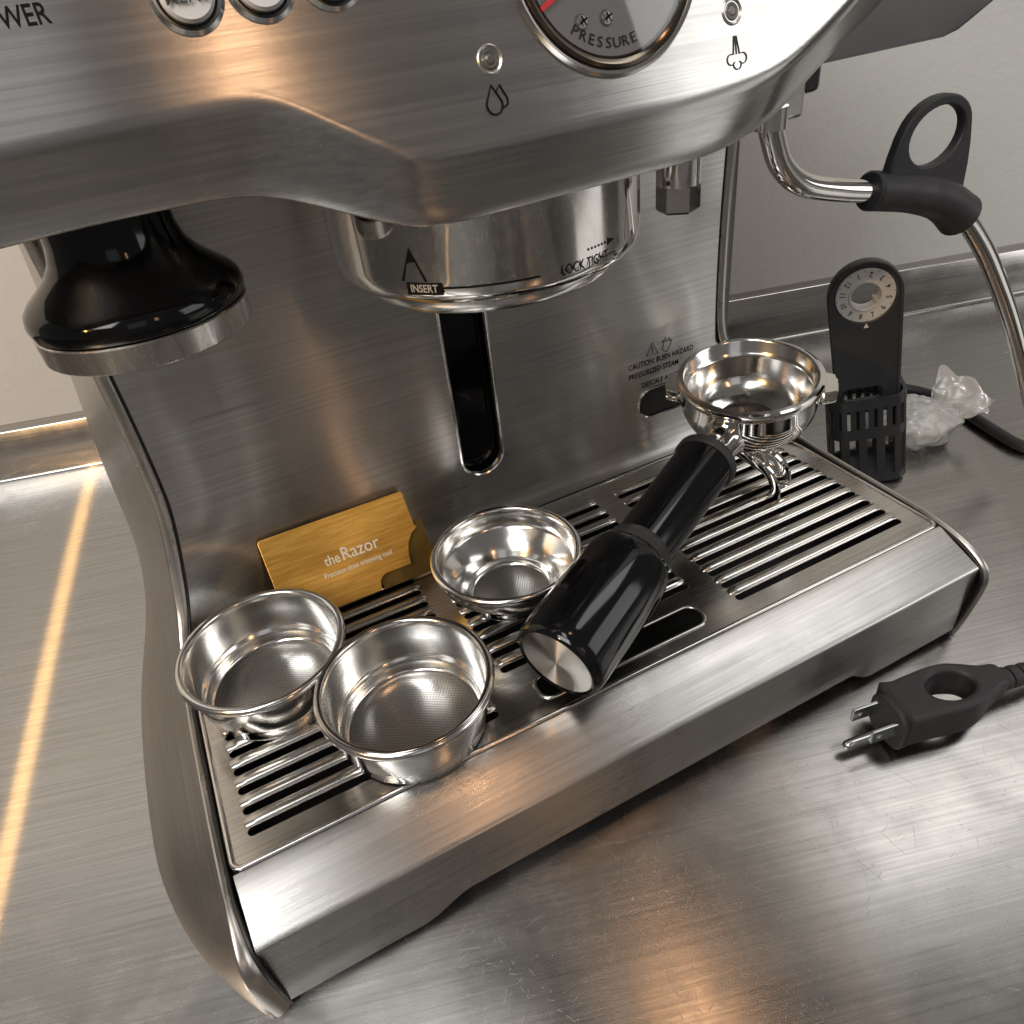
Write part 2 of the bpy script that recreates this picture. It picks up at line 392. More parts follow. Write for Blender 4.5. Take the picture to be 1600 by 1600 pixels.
# warning print on the panel
def panel_text(body, x, z, size, sx=0.8, mat='ink', bold=0.00003):
    t = text_mesh(body, size, sx, bold=bold, align='LEFT')
    obj('lettering', *(xf(frame((x, YP-0.00008, z), (1, 0, 0), (0, 0, 1)), t[0]), t[1]), mat, sp, smooth=None)
panel_text('CAUTION: BURN HAZARD', 0.2255, 0.1045, 0.0040, 0.78)
panel_text('PRESSURIZED STEAM', 0.2255, 0.0995, 0.0040, 0.78)
panel_text('DESCALE ACCESS', 0.2330, 0.0932, 0.0037, 0.82, 'ink', 0.00004)
WX, WZ = -0.0118, 0.0082
tri = [(0.2475+WX, YP-.0001, 0.1010+WZ), (0.2540+WX, YP-.0001, 0.1010+WZ), (0.2508+WX, YP-.0001, 0.1070+WZ)]
obj('warning_symbol', *merge(line_tube(tri, 0.00022, 5, True), line_tube([(0.2508+WX, YP-.0001, 0.1027+WZ), (0.2508+WX, YP-.0001, 0.1050+WZ)], 0.00028, 5), line_tube([(0.2508+WX, YP-.0001, 0.1016+WZ), (0.2508+WX, YP-.0001, 0.1020+WZ)], 0.0003, 5)), 'ink_grey', sp)
hand = [(0.2565, 0.1015), (0.2590, 0.1000), (0.2610, 0.1025), (0.2618, 0.1055), (0.2606, 0.1050), (0.2603, 0.1072), (0.2592, 0.1052), (0.2580, 0.1078), (0.2578, 0.1050), (0.2566, 0.1066), (0.2570, 0.1040)]
obj('warning_symbol', *line_tube([(x+WX, YP-.0001, z+WZ) for x, z in hand], 0.00018, 5, True), 'ink_grey', sp)

# side panels: lofted from the bead beside the splash panel and tray out to the back edge and the counter
IN = [(0.0128, .118, .250), (0.0139, .118, .208), (0.0156, .118, .1688), (0.0155, .118, .1283), (0.0148, .118, .1157), (0.0134, .117, .1047), (0.0109, .1140, .0919), (0.0084, .1100, .0810), (0.0066, .1060, .0735), (0.0044, .1015, .0680), (0.0010, .0935, .0600), (-0.0016, .0800, .0556), (-0.0022, .0400, .0545), (-0.0022, .0080, .0540), (-0.0024, -.0080, .0515), (-0.0024, -.0180, .0475), (-0.0024, -.0242, .0420), (-0.0024, -.0240, .0330), (-0.0024, -.0215, .0170), (-0.0024, -.0185, .0030)]
OUT = [(-0.0080, .300, .250), (-0.0100, .300, .200), (-0.0133, .300, .150), (-0.0174, .300, .103), (-0.0205, .300, .075), (-0.0225, .300, .055), (-0.0240, .300, .030), (-0.0240, .290, .010), (-0.0236, .270, .003), (-0.0232, .240, .003), (-0.0246, .206, .003), (-0.0326, .154, .003), (-0.0349, .106, .003), (-0.0351, .062, .003), (-0.0327, .0436, .003), (-0.0295, .0284, .003), (-0.0245, .0125, .003), (-0.0190, .0020, .003), (-0.0130, -.0090, .003), (-0.0071, -.0177, .003)]
def side(mirror):
    mx = (lambda p: V((TW-p[0]-0.0095*max(0, min(1, (p[2]-0.062)/0.045))*(1 if p[1] < 0.2 else 0.3), p[1], p[2]))) if mirror else (lambda p: V(p))
    I = catmull(IN, 5); O = catmull(OUT, 5); cols = []
    for _ in range(10):
        I = [I[0]]+[I[i]*0.5+(I[i-1]+I[i+1])*0.25 for i in range(1, len(I)-1)]+[I[-1]]
        O = [O[0]]+[O[i]*0.5+(O[i-1]+O[i+1])*0.25 for i in range(1, len(O)-1)]+[O[-1]]
    K = 10
    for a_, b_ in zip(I, O):
        row = []
        for k in range(K+1):
            t = k/K; q = a_.lerp(b_, t)
            bulge = math.sin(math.pi*t)*0.0022
            q = q+V((-bulge, -0.2*bulge, 0.6*bulge)); row.append(mx(q))
        cols.append(row)
    s_ = obj('side_panel', *grid(cols), 'steel_flank', mach, smooth=60)
    path = [mx(V(p)+V((0.0000, -0.0002, 0.0000))) for p in I]
    nI = len(I)-1
    def bw(i):
        t = i/nI*19
        return 1.0 if t < 7 else (1.0-0.55*(t-7)/4 if t < 11 else (0.45 if t < 14 else 0.45+(0.10 if mirror else 0.75)*min(1, (t-14)/2.5)))
    bsc = [bw(i) for i in range(nI+1)]
    sec = [(0.0024*math.cos(t_)*1.0, 0.0012*math.sin(t_)) for t_ in [2*math.pi*i/12 for i in range(12)]]
    obj('trim_bead', *sweep(path, [(c*1.0, d) for c, d in sec], up=(0, -1, 0.3), scale=bsc), 'satin_trim', s_)
    gap = [mx(V(p)+V((0.0022*b_+0.0006, 0.0004, -0.0004))) for p, b_ in zip(I, bsc)]
    obj('trim_gap', *line_tube(gap, 0.0007, 6), 'dark_void', s_)
    # the splash panel's corner sweeps forward with the bead to meet the tray
    sel = [(p, b_) for p, b_ in zip(I, bsc) if 0.0565 < p.z < 0.150]
    zt, zl = sel[0][0].z, sel[-1][0].z; rows_ = []
    for p, b_ in sel:
        t = (zt-p.z)/(zt-zl); z_ = zt+(0.0548-zt)*t
        y_ = YP if z_ > 0.0626 else YP-0.0078*(1-math.sqrt(max(0, 1-((0.0626-z_)/0.0078)**2)))
        A_ = p+V((0.0030*b_+0.0004, 0.0002, -0.0003)); Bq = V((0.032 if mirror else 0.062, y_-0.0003, z_)); row = []
        for k in range(13):
            u_ = k/12; e = u_*u_*(3-2*u_)
            q_ = V((A_.x+(Bq.x-A_.x)*u_, A_.y+(Bq.y-A_.y)*(1-(1-u_)**2.6), A_.z+(Bq.z-A_.z)*(1-(1-u_)**2.2))); row.append(mx(q_))
        rows_.append(row)
    if not mirror: obj('panel_corner', *grid(rows_), 'steel_panel', sp, smooth=60)
side(False); side(True)

# body behind the panel and the dark tray bay
obj('rear_body', *box(0.013, 0.2905, YP+0.008, 0.298, 0.004, 0.335), 'grey_cheek', mach, smooth=None)
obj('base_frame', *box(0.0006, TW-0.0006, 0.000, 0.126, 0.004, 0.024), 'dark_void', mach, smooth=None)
for x in (0.03, 0.273):
    for y in (0.03, 0.26):
        v_, f_ = lathe([(0.009, 0.0), (0.010, 0.002), (0.010, 0.0045)], 20)
        obj('foot', [V(p)+V((x, y, 0)) for p in v_], f_, 'black_rubber', mach)

# head: tilted control panel, apron below the crease, underside and right cheek
KR = [(0.0151, 0.0151, 0.2512), (0.0271, 0.0152, 0.2515), (0.041, 0.0153, 0.2519), (0.0545, 0.0153, 0.2521), (0.0639, 0.0153, 0.2521), (0.0693, 0.0153, 0.2521), (0.0751, 0.015, 0.2507), (0.081, 0.0141, 0.2475), (0.0877, 0.013, 0.2435), (0.0936, 0.0121, 0.2401), (0.0999, 0.0114, 0.2373), (0.1069, 0.0109, 0.2357), (0.1289, 0.011, 0.2361), (0.1493, 0.011, 0.2361), (0.1693, 0.011, 0.2361), (0.1869, 0.0112, 0.2366), (0.1992, 0.0114, 0.2376), (0.209, 0.0122, 0.2404), (0.2191, 0.0135, 0.2452), (0.2283, 0.0148, 0.2501), (0.2364, 0.0162, 0.2554), (0.2422, 0.0175, 0.2602)]
BT = [(0.0057, 0.0191, 0.2333), (0.0188, 0.0192, 0.2339), (0.0338, 0.0193, 0.2344), (0.0483, 0.0193, 0.2344), (0.0585, 0.0193, 0.2343), (0.0656, 0.0193, 0.2337), (0.0725, 0.019, 0.232), (0.0798, 0.0181, 0.2289), (0.0874, 0.017, 0.2252), (0.0941, 0.0161, 0.2225), (0.1004, 0.0154, 0.2204), (0.1089, 0.0149, 0.2191), (0.1329, 0.015, 0.2194), (0.1609, 0.015, 0.22), (0.1832, 0.015, 0.2201), (0.1983, 0.0192, 0.2216), (0.2128, 0.0254, 0.223), (0.2301, 0.0342, 0.2263), (0.2473, 0.0435, 0.2302), (0.2649, 0.0488, 0.2363), (0.2818, 0.0532, 0.2437), (0.2962, 0.0575, 0.2508)]
KR = [(-0.03, 0.0151, 0.2500)]+KR+[(0.2560, 0.026, 0.290), (0.258, 0.030, 0.305)]
BT = [(-0.035, 0.0191, 0.2315)]+BT+[(0.3160, 0.0640, 0.290), (0.320, 0.066, 0.305)]
PT = R(15); PV = V((0, math.sin(PT), math.cos(PT))); PN = V((0, -math.cos(PT), math.sin(PT))); PO = V((0, 0.011, 0.236))
def pp(x, s, n=0.0): return PO+V((x, 0, 0))+PV*s+PN*n
Kc = catmull(KR, 5); Bc = catmull(BT, 5)
for _ in range(14):
    Kc = [Kc[0]]+[Kc[i]*0.5+(Kc[i-1]+Kc[i+1])*0.25 for i in range(1, len(Kc)-1)]+[Kc[-1]]
    Bc = [Bc[0]]+[Bc[i]*0.5+(Bc[i-1]+Bc[i+1])*0.25 for i in range(1, len(Bc)-1)]+[Bc[-1]]
rows = []
for k_, b_ in zip(Kc, Bc):
    d = (k_-b_); up = PV
    inn = V((0, 0.0015, 0.0006))
    rows.append([b_+V((0, 0.0022, 0.0004)), b_+V((0, 0.0006, 0.0)), b_+d*0.03, b_+d*0.3, b_+d*0.6, b_+d*0.82, b_+d*0.94+V((0, 0.0000, 0)), k_+up*0.0009+V((0, 0.0006, 0)), k_+up*0.0022+V((0, 0.0006, 0))])
shell_a = grid(rows)
fascia = obj('apron', *shell_a, 'steel_fascia', mach, smooth=60)
# flat control panel above the crease
rows = []
for k_ in Kc:
    s0 = (k_-PO).dot(PV)+0.0018; x = k_.x
    rows.append([pp(x, s0, -0.0006), pp(x, s0+(0.095-s0)*0.3 if s0 < 0.095 else s0, -0.0006), pp(x, max(0.095, s0+.001), -0.0006)])
cp = obj('control_panel', *grid(rows), 'steel_fascia', mach, smooth=60)
# underside
rows = []
for b_ in Bc:
    rows.append([b_+V((0, 0.0022, 0.0004)), b_+V((0, 0.0030, 0.0050)), V((min(max(b_.x, -0.02), 0.29), max(0.06, b_.y+0.02), 0.2355)), V((min(max(b_.x, -0.02), 0.29), 0.14, 0.2365))])
obj('head_underside', *grid(rows), 'satin_trim', mach, smooth=60)
# right cheek behind the curved end of the apron
ck = [(0.2473, 0.2300), (0.2541, 0.2289), (0.3150, 0.2292), (0.3210, 0.2304), (0.3264, 0.2327), (0.3367, 0.2374), (0.352, 0.246), (0.352, 0.335), (0.2473, 0.335)]
q = curve_mesh([ck], 0.003, 0.0012); obj('right_cheek', *(xf(frame((0, 0.0560, 0), (1, 0, 0), (0, 0, 1)), q[0]), q[1]), 'grey_cheek', mach, smooth=40)
obj('head_body', *box(-0.02, 0.318, 0.060, 0.300, 0.2385, 0.335), 'grey_cheek', mach, smooth=None)

# ---- controls on the panel
def disc_at(x, s, prof, n=48):
    v_, f_ = lathe(prof, n); M = frame(pp(x, s, -0.0006), (1, 0, 0), PV); return xf(M, v_), f_
GX, GS = 0.1550, 0.0318
ga = obj('pressure_gauge', *disc_at(GX, GS, [(0.0238, -0.002), (0.0246, 0.0006), (0.0240, 0.0016), (0.0230, 0.0013), (0.0228, 0.0004)], 96), 'polished_trim', mach)
obj('bezel', *disc_at(GX, GS, [(0.0228, 0.0002), (0.0229, 0.0018), (0.0222, 0.0024), (0.0214, 0.0020), (0.0203, 0.0010), (0.0203, -0.001)], 96), 'bezel_bronze', ga)
obj('dial', *disc_at(GX, GS, [(0.0204, -0.001), (0.0204, 0.0004), (0.0, 0.00045)], 96), 'dial_face', ga, smooth=30)
def panel_mesh(name, vf, mat, parent, n=0.0002): return obj(name, [PO+V((v.x, 0, 0))+PV*v.y+PN*(v.z+n) for v in vf[0]], vf[1], mat, parent, smooth=None)
# needle
na = R(213); nd = V((math.cos(na), math.sin(na), 0)); nt_ = V((-nd.y, nd.x, 0)); c0 = V((GX, GS, 0))
tip = c0+nd*0.0215*0.92
tip = V((0.1362, 0.0226, 0)); c1 = V((0.1500, 0.0300, 0)); nd = (tip-c1).normalized(); nt_ = V((-nd.y, nd.x, 0))
panel_mesh('needle', ([c1+nt_*0.0012, c1-nt_*0.0012, tip-nt_*0.0005, tip+nt_*0.0005], [(0, 1, 2, 3)]), 'needle_red', ga, 0.0012)
for x in (0.1462, 0.1527):
    sc = obj('screw', *disc_at(x, 0.0193, [(0.0017, -0.0004), (0.0017, 0.0006), (0.0013, 0.0010), (0.0, 0.0011)], 24), 'screw_steel', ga)
    M = frame(pp(x, 0.0193, 0.0009), (0.8, 0, 0.6*math.cos(PT)), None, PN)
    for rot in (0.5, 0.5+math.pi/2):
        d_ = V((math.cos(rot), math.sin(rot), 0))*0.0011; e_ = V((-math.sin(rot), math.cos(rot), 0))*0.0002
        panel_mesh('screw_slot', ([V((x, 0.0193, 0))+d_+e_, V((x, 0.0193, 0))-d_+e_, V((x, 0.0193, 0))-d_-e_, V((x, 0.0193, 0))+d_-e_], [(0, 1, 2, 3)]), 'ink', ga, 0.00112)
# PRESSURE on an arc
def arc_text(body, cx, cs, r, a0, step, size, sx):
    parts = []
    for i, ch in enumerate(body):
        t = text_mesh(ch, size, sx)
        an = R(a0+step*i); ca = an+math.pi/2
        parts.append(([V((cx+r*math.cos(an)+(v.x*math.cos(ca)-v.y*math.sin(ca)), cs+r*math.sin(an)+(v.x*math.sin(ca)+v.y*math.cos(ca)), v.z)) for v in t[0]], t[1]))
    return merge(*parts)
panel_mesh('lettering', arc_text('PRESSURE', GX, GS, 0.0186, 232, 7.3, 0.0031, 1.1), 'ink_grey', ga, 0.0001)
obj('glass', *disc_at(GX, GS, [(0.0214, 0.0014), (0.0210, 0.0017), (0.0, 0.0019)], 64), 'gauge_glass', ga)
for x, s, m_ in ((0.1227, 0.0154, 'lens_smoke'), (0.1882, 0.0164, 'lens_grey')):
    li = obj('indicator_light', *disc_at(x, s, [(0.0029, -0.001), (0.0030, 0.0001), (0.0027, 0.0004), (0.0023, 0.0001), (0.0022, -0.0010)], 40), 'satin_trim', mach)
    obj('lens', *disc_at(x, s, [(0.0023, -0.001), (0.0022, -0.0002), (0.0017, 0.0003), (0.0011, 0.0001), (0.0007, 0.0004), (0.0, 0.0004)], 40), m_, li)
def pline(pts, r, name='symbol', closed=False, mat='ink'):
    obj(name, *line_tube([pp(x, s, -0.00045) for x, s in pts], r, 5, closed), mat, cp)
dx = 0.1217
drop = [(dx, 0.0106)] + [(dx+0.0019*math.cos(R(a_)), 0.0067+0.0019*math.sin(R(a_))) for a_ in range(30, -211, -20)]
pline(drop, 0.00025, closed=True)
d2 = [(dx+0.0010, 0.0092), (dx+0.0020, 0.0104), (dx+0.0033, 0.0076), (dx+0.0032, 0.0064), (dx+0.0018, 0.0058)]
pline(d2, 0.00022)
sx_ = 0.1884
for dx_ in (-0.0006, 0.0, 0.0006):
    pline([(sx_+dx_*0.6, 0.0112), (sx_+dx_*1.6, 0.0072)], 0.00014, mat='ink_grey')
for cx_, cs_, a0, a1 in ((sx_-0.0018, 0.0062, 70, 330), (sx_, 0.0051, 180, 360), (sx_+0.0018, 0.0062, -150, 110)):
    pline([(cx_+0.0012*math.cos(R(a0+(a1-a0)*i/8)), cs_+0.0012*math.sin(R(a0+(a1-a0)*i/8))) for i in range(9)], 0.00014, mat='ink_grey')
for x, s, txt in ((0.0656, 0.0340, 'MENU'), (0.0792, 0.0343, None), (0.0928, 0.0346, None)):
    bt = obj('push_button', *disc_at(x, s, [(0.0066, -0.0006), (0.0067, 0.0005), (0.0060, 0.0012), (0.0054, 0.0006), (0.0053, -0.001)], 56), 'polished_trim', mach)
    obj('button_gap', *disc_at(x, s, [(0.0054, 0.0002), (0.0, 0.0002)], 56), 'dark_void', bt)
    obj('button_cap', *disc_at(x, s, [(0.0049, 0.0), (0.0049, 0.0014), (0.0044, 0.0021), (0.0, 0.0024)], 56), 'button_white', bt)
    if txt:
        t = text_mesh(txt, 0.0036, 0.85, bold=0.00005)
        panel_mesh('lettering', ([V((v.x+x, v.y+s-0.0019, v.z)) for v in t[0]], t[1]), 'ink_grey', bt, 0.0021)
t = text_mesh('POWER', 0.0046, 0.80, bold=0.00006, align='RIGHT')
panel_mesh('lettering', ([V((v.x+0.0424, v.y+0.0325, v.z)) for v in t[0]], t[1]), 'ink', cp, -0.0005)

# ---- group head
GC = V((0.1406, 0.070, 0))
v_, f_ = lathe([(0.0455, 0.236), (0.0482, 0.236), (0.0482, 0.200), (0.0476, 0.1965), (0.0462, 0.1940), (0.0430, 0.1925), (0.0405, 0.1925)], 128)
gh = obj('group_head', [V(p)+GC for p in v_], f_, 'chrome', mach, smooth=40)
v_, f_ = lathe([(0.0405, 0.1960), (0.0412, 0.1935), (0.0408, 0.1900), (0.0395, 0.1882), (0.0370, 0.1882), (0.0362, 0.1960)], 128)
obj('lower_ring', [V(p)+GC for p in v_], f_, 'polished_trim', gh, smooth=40)
v_, f_ = lathe([(0.0370, 0.1975), (0.0, 0.1975)], 64); obj('shower_screen', [V(p)+GC for p in v_], f_, 'perforated_steel', gh)
def wrap(vf, ang0, z0, mat, r=0.04822):
    vs = []
    for v in vf[0]:
        a_ = R(ang0)+v.x/r; vs.append(GC+V((math.sin(a_)*(r+v.z), -math.cos(a_)*(r+v.z), z0+v.y)))
    return obj('lettering', vs, vf[1], mat, gh, smooth=None)
def flat(pts, n=1): return ([V((x, y, 0.00004)) for x, y in pts], [tuple(range(len(pts)))])
bx = [(i*0.0012-0.0052, 0) for i in range(10)]
wrap(grid([[V((x, y, 0)) for y in (-0.0006, 0.0028)] for x, _ in bx]), -46, 0.1975, 'ink')
wrap(text_mesh('INSERT', 0.0030, 0.85, bold=0.00004), -46, 0.1977, 'month_dial', 0.04827)
wrap(flat([(-0.0040, 0), (0.0040, 0), (0, 0.0092)]), -49, 0.2006, 'ink')
wrap(grid([[V((x*0.0015, y, 0)) for y in (0, 0.0004)] for x in range(0, 19)]), -40, 0.1985, 'ink')
wrap(text_mesh('LOCK TIGHT', 0.0040, 0.72, bold=0.00004, depth=0.00001), 9.5, 0.1974, 'ink')
for i in range(6): wrap(flat([(0, 0), (0.0007, 0), (0.0007, 0.0006), (0, 0.0006)]), 10.0+i*1.55, 0.2019, 'ink')
wrap(flat([(0, -0.0008), (0.0034, 0.0003), (0, 0.0013)]), 19.3, 0.2019, 'ink')

# ---- hot water spout and steam wand
v_, f_ = lathe([(0.0077, 0.1985), (0.0077, 0.238)], 40)
hw = obj('hot_water_spout', [V(p)+V((0.215, 0.070, 0)) for p in v_], f_, 'chrome', mach)
v_, f_ = lathe([(0.0050, 0.1893), (0.0070, 0.1895), (0.0077, 0.1903), (0.0077, 0.1984)], 6)
obj('hex_tip', [Matrix.Rotation(0.4, 4, 'Z') @ V(p)+V((0.215, 0.070, 0)) for p in v_], f_, 'chrome_dark', hw, smooth=20)
WP = [(0.2440, 0.062, 0.2285), (0.2452, 0.062, 0.2183), (0.2485, 0.062, 0.2079), (0.2542, 0.062, 0.1975), (0.2654, 0.062, 0.1892), (0.2837, 0.062, 0.1835), (0.3017, 0.061, 0.1795), (0.3245, 0.06, 0.1743), (0.3471, 0.058, 0.1649), (0.3682, 0.057, 0.1463), (0.3893, 0.056, 0.1211), (0.4098, 0.054, 0.092), (0.4336, 0.053, 0.0564), (0.4479, 0.053, 0.036)]
wp = catmull(WP, 8)
wand = obj('steam_wand', *sweep(wp, circ(0.0042, 24), up=(0, -1, 0)), 'chrome', mach, smooth=60)
sl = catmull([(0.2990, 0.0612, 0.1802), (0.3080, 0.0608, 0.1783), (0.3245, 0.06, 0.1743), (0.3400, 0.0587, 0.1685), (0.3515, 0.0577, 0.1605)], 6)
nn = len(sl); scl = [0.90 if i == 0 else 1.0+0.22*(i/(nn-1))**3 for i in range(nn)]
g = obj('wand_grip', *sweep(sl, circ(0.0074, 24), up=(0, -1, 0), scale=scl), 'black_rubber', wand, smooth=50)
outer = [(0.3040, 0.1830), (0.3058, 0.1905), (0.3080, 0.1975)]
cx, cz = 0.3272, 0.1958
outer += [(cx+0.0188*math.cos(R(a_))*1.0, cz+0.0137*math.sin(R(a_))) for a_ in range(160, 9, -10)]
outer += [(0.3478, 0.1905), (0.3492, 0.1820), (0.3500, 0.1690), (0.3400, 0.1690), (0.3245, 0.1750)]
hole = [(cx+0.0004+0.0147*math.cos(R(a_)), cz-0.0007+0.0106*math.sin(R(a_))) for a_ in range(0, 360, 12)]
q = curve_mesh([outer, hole], 0.0022, 0.0009, 2)
obj('finger_ring', *(xf(frame((0, 0.0595, 0), (1, 0, 0), (0, 0, 1)), q[0]), q[1]), 'black_rubber', wand, smooth=60)
bevel(obj('wand_joint', *box(0.2440, 0.2600, 0.060, 0.076, 0.2125, 0.2330), 'polished_trim', wand), 0.0015)
v_, f_ = lathe([(0.0046, 0.2110), (0.0058, 0.2110), (0.0058, 0.2180)], 24); obj('wand_collar', [V(p)+V((0.2466, 0.0620, 0)) for p in v_], f_, 'polished_trim', wand)
bevel(obj('wand_bracket', *box(0.2590, 0.2685, 0.062, 0.085, 0.2190, 0.2380), 'black_satin', wand), 0.002)

# ------------------------------------------------------------------ drip tray (lifts out)
tray = thing('drip_tray', (TW/2, 0.05, 0.02), 'wide brushed steel drip tray with slotted grate at the front of the coffee machine', 'drip tray')
# front panel with a raised lower edge in the middle
xs = [0.0010, 0.020, 0.0482, 0.053, 0.058, 0.063, 0.067, 0.10, 0.15, 0.20, 0.240, 0.243, 0.247, 0.250, 0.253, 0.28, TW-0.0010]
def zb(x):
    def sm(t): t = max(0, min(1, t)); return t*t*(3-2*t)
    return 0.0066+0.0072*sm((x-0.0482)/0.019)*sm((0.253-x)/0.013)
rows = []
for x in xs:
    z0 = zb(x)
    rows.append([(x, -0.0165, z0+0.0004), (x, -0.0190, z0), (x, -0.0196, z0+0.0008), (x, -0.0205, 0.022), (x, -0.0218, 0.0435), (x, -0.0219, 0.0446), (x, -0.0217, 0.0451), (x, -0.0212, 0.0455), (x, -0.0200, 0.0460), (x, -0.0100, 0.0502), (x, -0.0020, 0.0536), (x, -0.0008, 0.0537), (x, -0.0004, 0.0520)])
fp = obj('front_panel', *grid(rows), 'steel_tray', tray, smooth=35)
for x in (0.00105, TW-0.00105):
    obj('panel_end', [(x, -0.0165, 0.007), (x, -0.0196, 0.0074), (x, -0.0221, 0.0434), (x, -0.0210, 0.0455), (x, -0.0036, 0.0530), (x, -0.0022, 0.0515), (x, -0.0022, 0.007)], [tuple(range(7))], 'dark_void', fp, smooth=None)
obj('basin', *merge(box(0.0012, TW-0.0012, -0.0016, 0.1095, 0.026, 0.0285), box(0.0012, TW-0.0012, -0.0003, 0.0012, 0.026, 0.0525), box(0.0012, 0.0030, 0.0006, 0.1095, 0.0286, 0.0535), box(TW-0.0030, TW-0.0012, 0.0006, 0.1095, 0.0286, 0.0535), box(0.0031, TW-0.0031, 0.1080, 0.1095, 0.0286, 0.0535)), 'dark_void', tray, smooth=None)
# grate: one pressed sheet with three columns of slots, a ridge between each pair
YS = [0.0108+0.00838*k for k in range(11)]
holes = []; ridges = []
for (x0, x1, k0) in ((0.0080, 0.0970, 0), (0.1065, 0.1920, 2), (0.2030, 0.2925, 0)):
    for k in range(k0, 11): holes.append(stadium((x0+x1)/2, YS[k], (x1-x0)/2, 0.00165, 5))
    for k in range(k0, 10): ridges.append((x0-0.0006, x1+0.0006, (YS[k]+YS[k+1])/2))
    ridges.append((x0-0.0004, x1+0.0004, YS[10]+0.0042))
holes.append(rrect(0.1500, 0.0122, 0.0360, 0.0050, 0.0042))
q = curve_mesh([rrect(TW/2, TD/2-0.0005, TW/2-0.0012, TD/2-0.0006, 0.002)]+holes, 0.00045, 0.0002)
gr = obj('grate', [v+V((0, 0, TZ-0.0008)) for v in q[0]], q[1], 'steel_grate', tray, smooth=40)
# rolled border of the sheet
bd = rrect(TW/2, TD/2-0.0005, TW/2-0.0016, TD/2-0.0007, 0.003)
obj('rolled_edge', *sweep([(x, y, TZ-0.0004) for x, y in bd], circ(0.0010, 10, 0.0007), closed_path=True, up=(0, 0, 1)), 'polished_trim', gr, smooth=60)
secr = [(0.00245*math.cos(math.pi*i/8), 0.00125*math.sin(math.pi*i/8)) for i in range(9)]
ridge_mesh = {}
for (x0, x1, y) in ridges:
    key = round(x1-x0, 5)
    n_ = 14; path = []; sc_ = []
    for i in range(n_+1):
        t_ = i/n_; e = 0.5-0.5*math.cos(math.pi*t_); xx = x0+(x1-x0)*e
        path.append((xx, y, 0)); dd = min(xx-x0, x1-xx); sc_.append(0.25+0.75*min(1, dd/0.0022)**0.5)
    if key not in ridge_mesh:
        vs = []; fs = []
        for (px, py, pz), s_ in zip(path, sc_):
            for c_, d_ in secr: vs.append((px-(x0+x1)/2, c_*(0.5+0.5*s_), d_*s_))
        m_ = len(secr)
        for i in range(n_):
            for k in range(m_-1): fs.append((i*m_+k, (i+1)*m_+k, (i+1)*m_+k+1, i*m_+k+1))
        me = bpy.data.meshes.new('grate_bar'); me.from_pydata(vs, [], fs); me.materials.append(MATS['steel_grate'])
        for p_ in me.polygons: p_.use_smooth = True
        ridge_mesh[key] = me
    o = bpy.data.objects.new('grate_bar', ridge_mesh[key]); COL.objects.link(o); o.parent = gr
    o.location = V(((x0+x1)/2, y, TZ-0.0005))-ORG[gr.name]
# lip round the float opening
obj('opening_lip', *sweep([(x, y, TZ-0.0003) for x, y in rrect(0.1500, 0.0122, 0.0366, 0.0056, 0.0047)], circ(0.0008, 8, 0.0006), closed_path=True), 'steel_grate', gr, smooth=60)

# ------------------------------------------------------------------ filter baskets
def basket(name, c, h, label, single=False, dark=False, tilt=(0, 0)):
    M = Matrix.Translation(V((c[0], c[1], TZ+0.0006))) @ Matrix.Rotation(tilt[0], 4, 'X') @ Matrix.Rotation(tilt[1], 4, 'Y')
    t = thing(name, (c[0], c[1], TZ+0.0006), label, 'filter basket', 'steel filter baskets on the drip tray')
    rr = 0.0306
    rim = [(0.0276, h-0.0032), (0.0277, h-0.0008), (0.0284, h), (0.0294, h+0.0001), (rr-0.0002, h-0.0006), (rr, h-0.0016), (rr-0.0003, h-0.0027), (rr-0.0014, h-0.0032), (0.0284, h-0.0030)]
    v_, f_ = lathe(rim, 96, True); ri = obj('rim', xf(M, v_), f_, 'basket_steel', t, smooth=60)
    if single:
        outp = [(0.0283, h-0.003), (0.0280, h-0.0085), (0.0268, h-0.0100), (0.0185, 0.0048), (0.0178, 0.0030), (0.0172, 0.0005), (0.0162, 0.0)]
        inp = [(0.0276, h-0.003), (0.0273, h-0.0085), (0.0262, h-0.0098), (0.0218, 0.0105), (0.0190, 0.0062), (0.0180, 0.0048), (0.0172, 0.0036), (0.0168, 0.0018), (0.0160, 0.0012)]
        rb = 0.0160
    else:
        outp = [(0.0283, h-0.003), (0.0277, h-0.008), (0.0269, 0.0080), (0.0262, 0.0064), (0.0256, 0.0050), (0.0252, 0.0016), (0.0240, 0.0)]
        inp = [(0.0276, h-0.003), (0.0271, h-0.008), (0.0263, 0.0082), (0.0256, 0.0068), (0.0248, 0.0060), (0.0245, 0.0048), (0.0243, 0.0020), (0.0234, 0.0012)]
        rb = 0.0234
    for nm, pr in (('outer_wall', outp), ('inner_wall', inp)):
        v_, f_ = lathe(pr, 96); f_ = [f for f in f_ if len(f) == 4]
        obj(nm, xf(M, v_), f_, 'basket_steel', t, smooth=50)
    v_, f_ = lathe([(rb+0.0002, 0.0012), (rb*0.6, 0.0010), (0.0, 0.0010)], 64); obj('perforated_floor', xf(M, v_), f_, 'perforated_steel', t, smooth=60)
    v_, f_ = lathe([(rb+0.001, 0.0), (0.0, 0.0003)], 64); obj('underside', xf(M, v_), f_, 'perforated_steel', t, smooth=60)
    if dark:
        v_, f_ = lathe([(0.0280, h+0.0001), (0.0284, h+0.0004), (0.0293, h+0.0004), (0.0297, h+0.0000)], 96); obj('rim_dark_reflection', xf(M, v_), [f for f in f_ if len(f) == 4], 'chrome_dark', ri, smooth=60)  # dark reflection on the flat rim, put into the ring's colour
    return t
basket('filter_basket', (0.0699, 0.0216), 0.0232, 'wide double filter basket with dark reflection ring painted on its rim, nearest the tray front edge', dark=True)
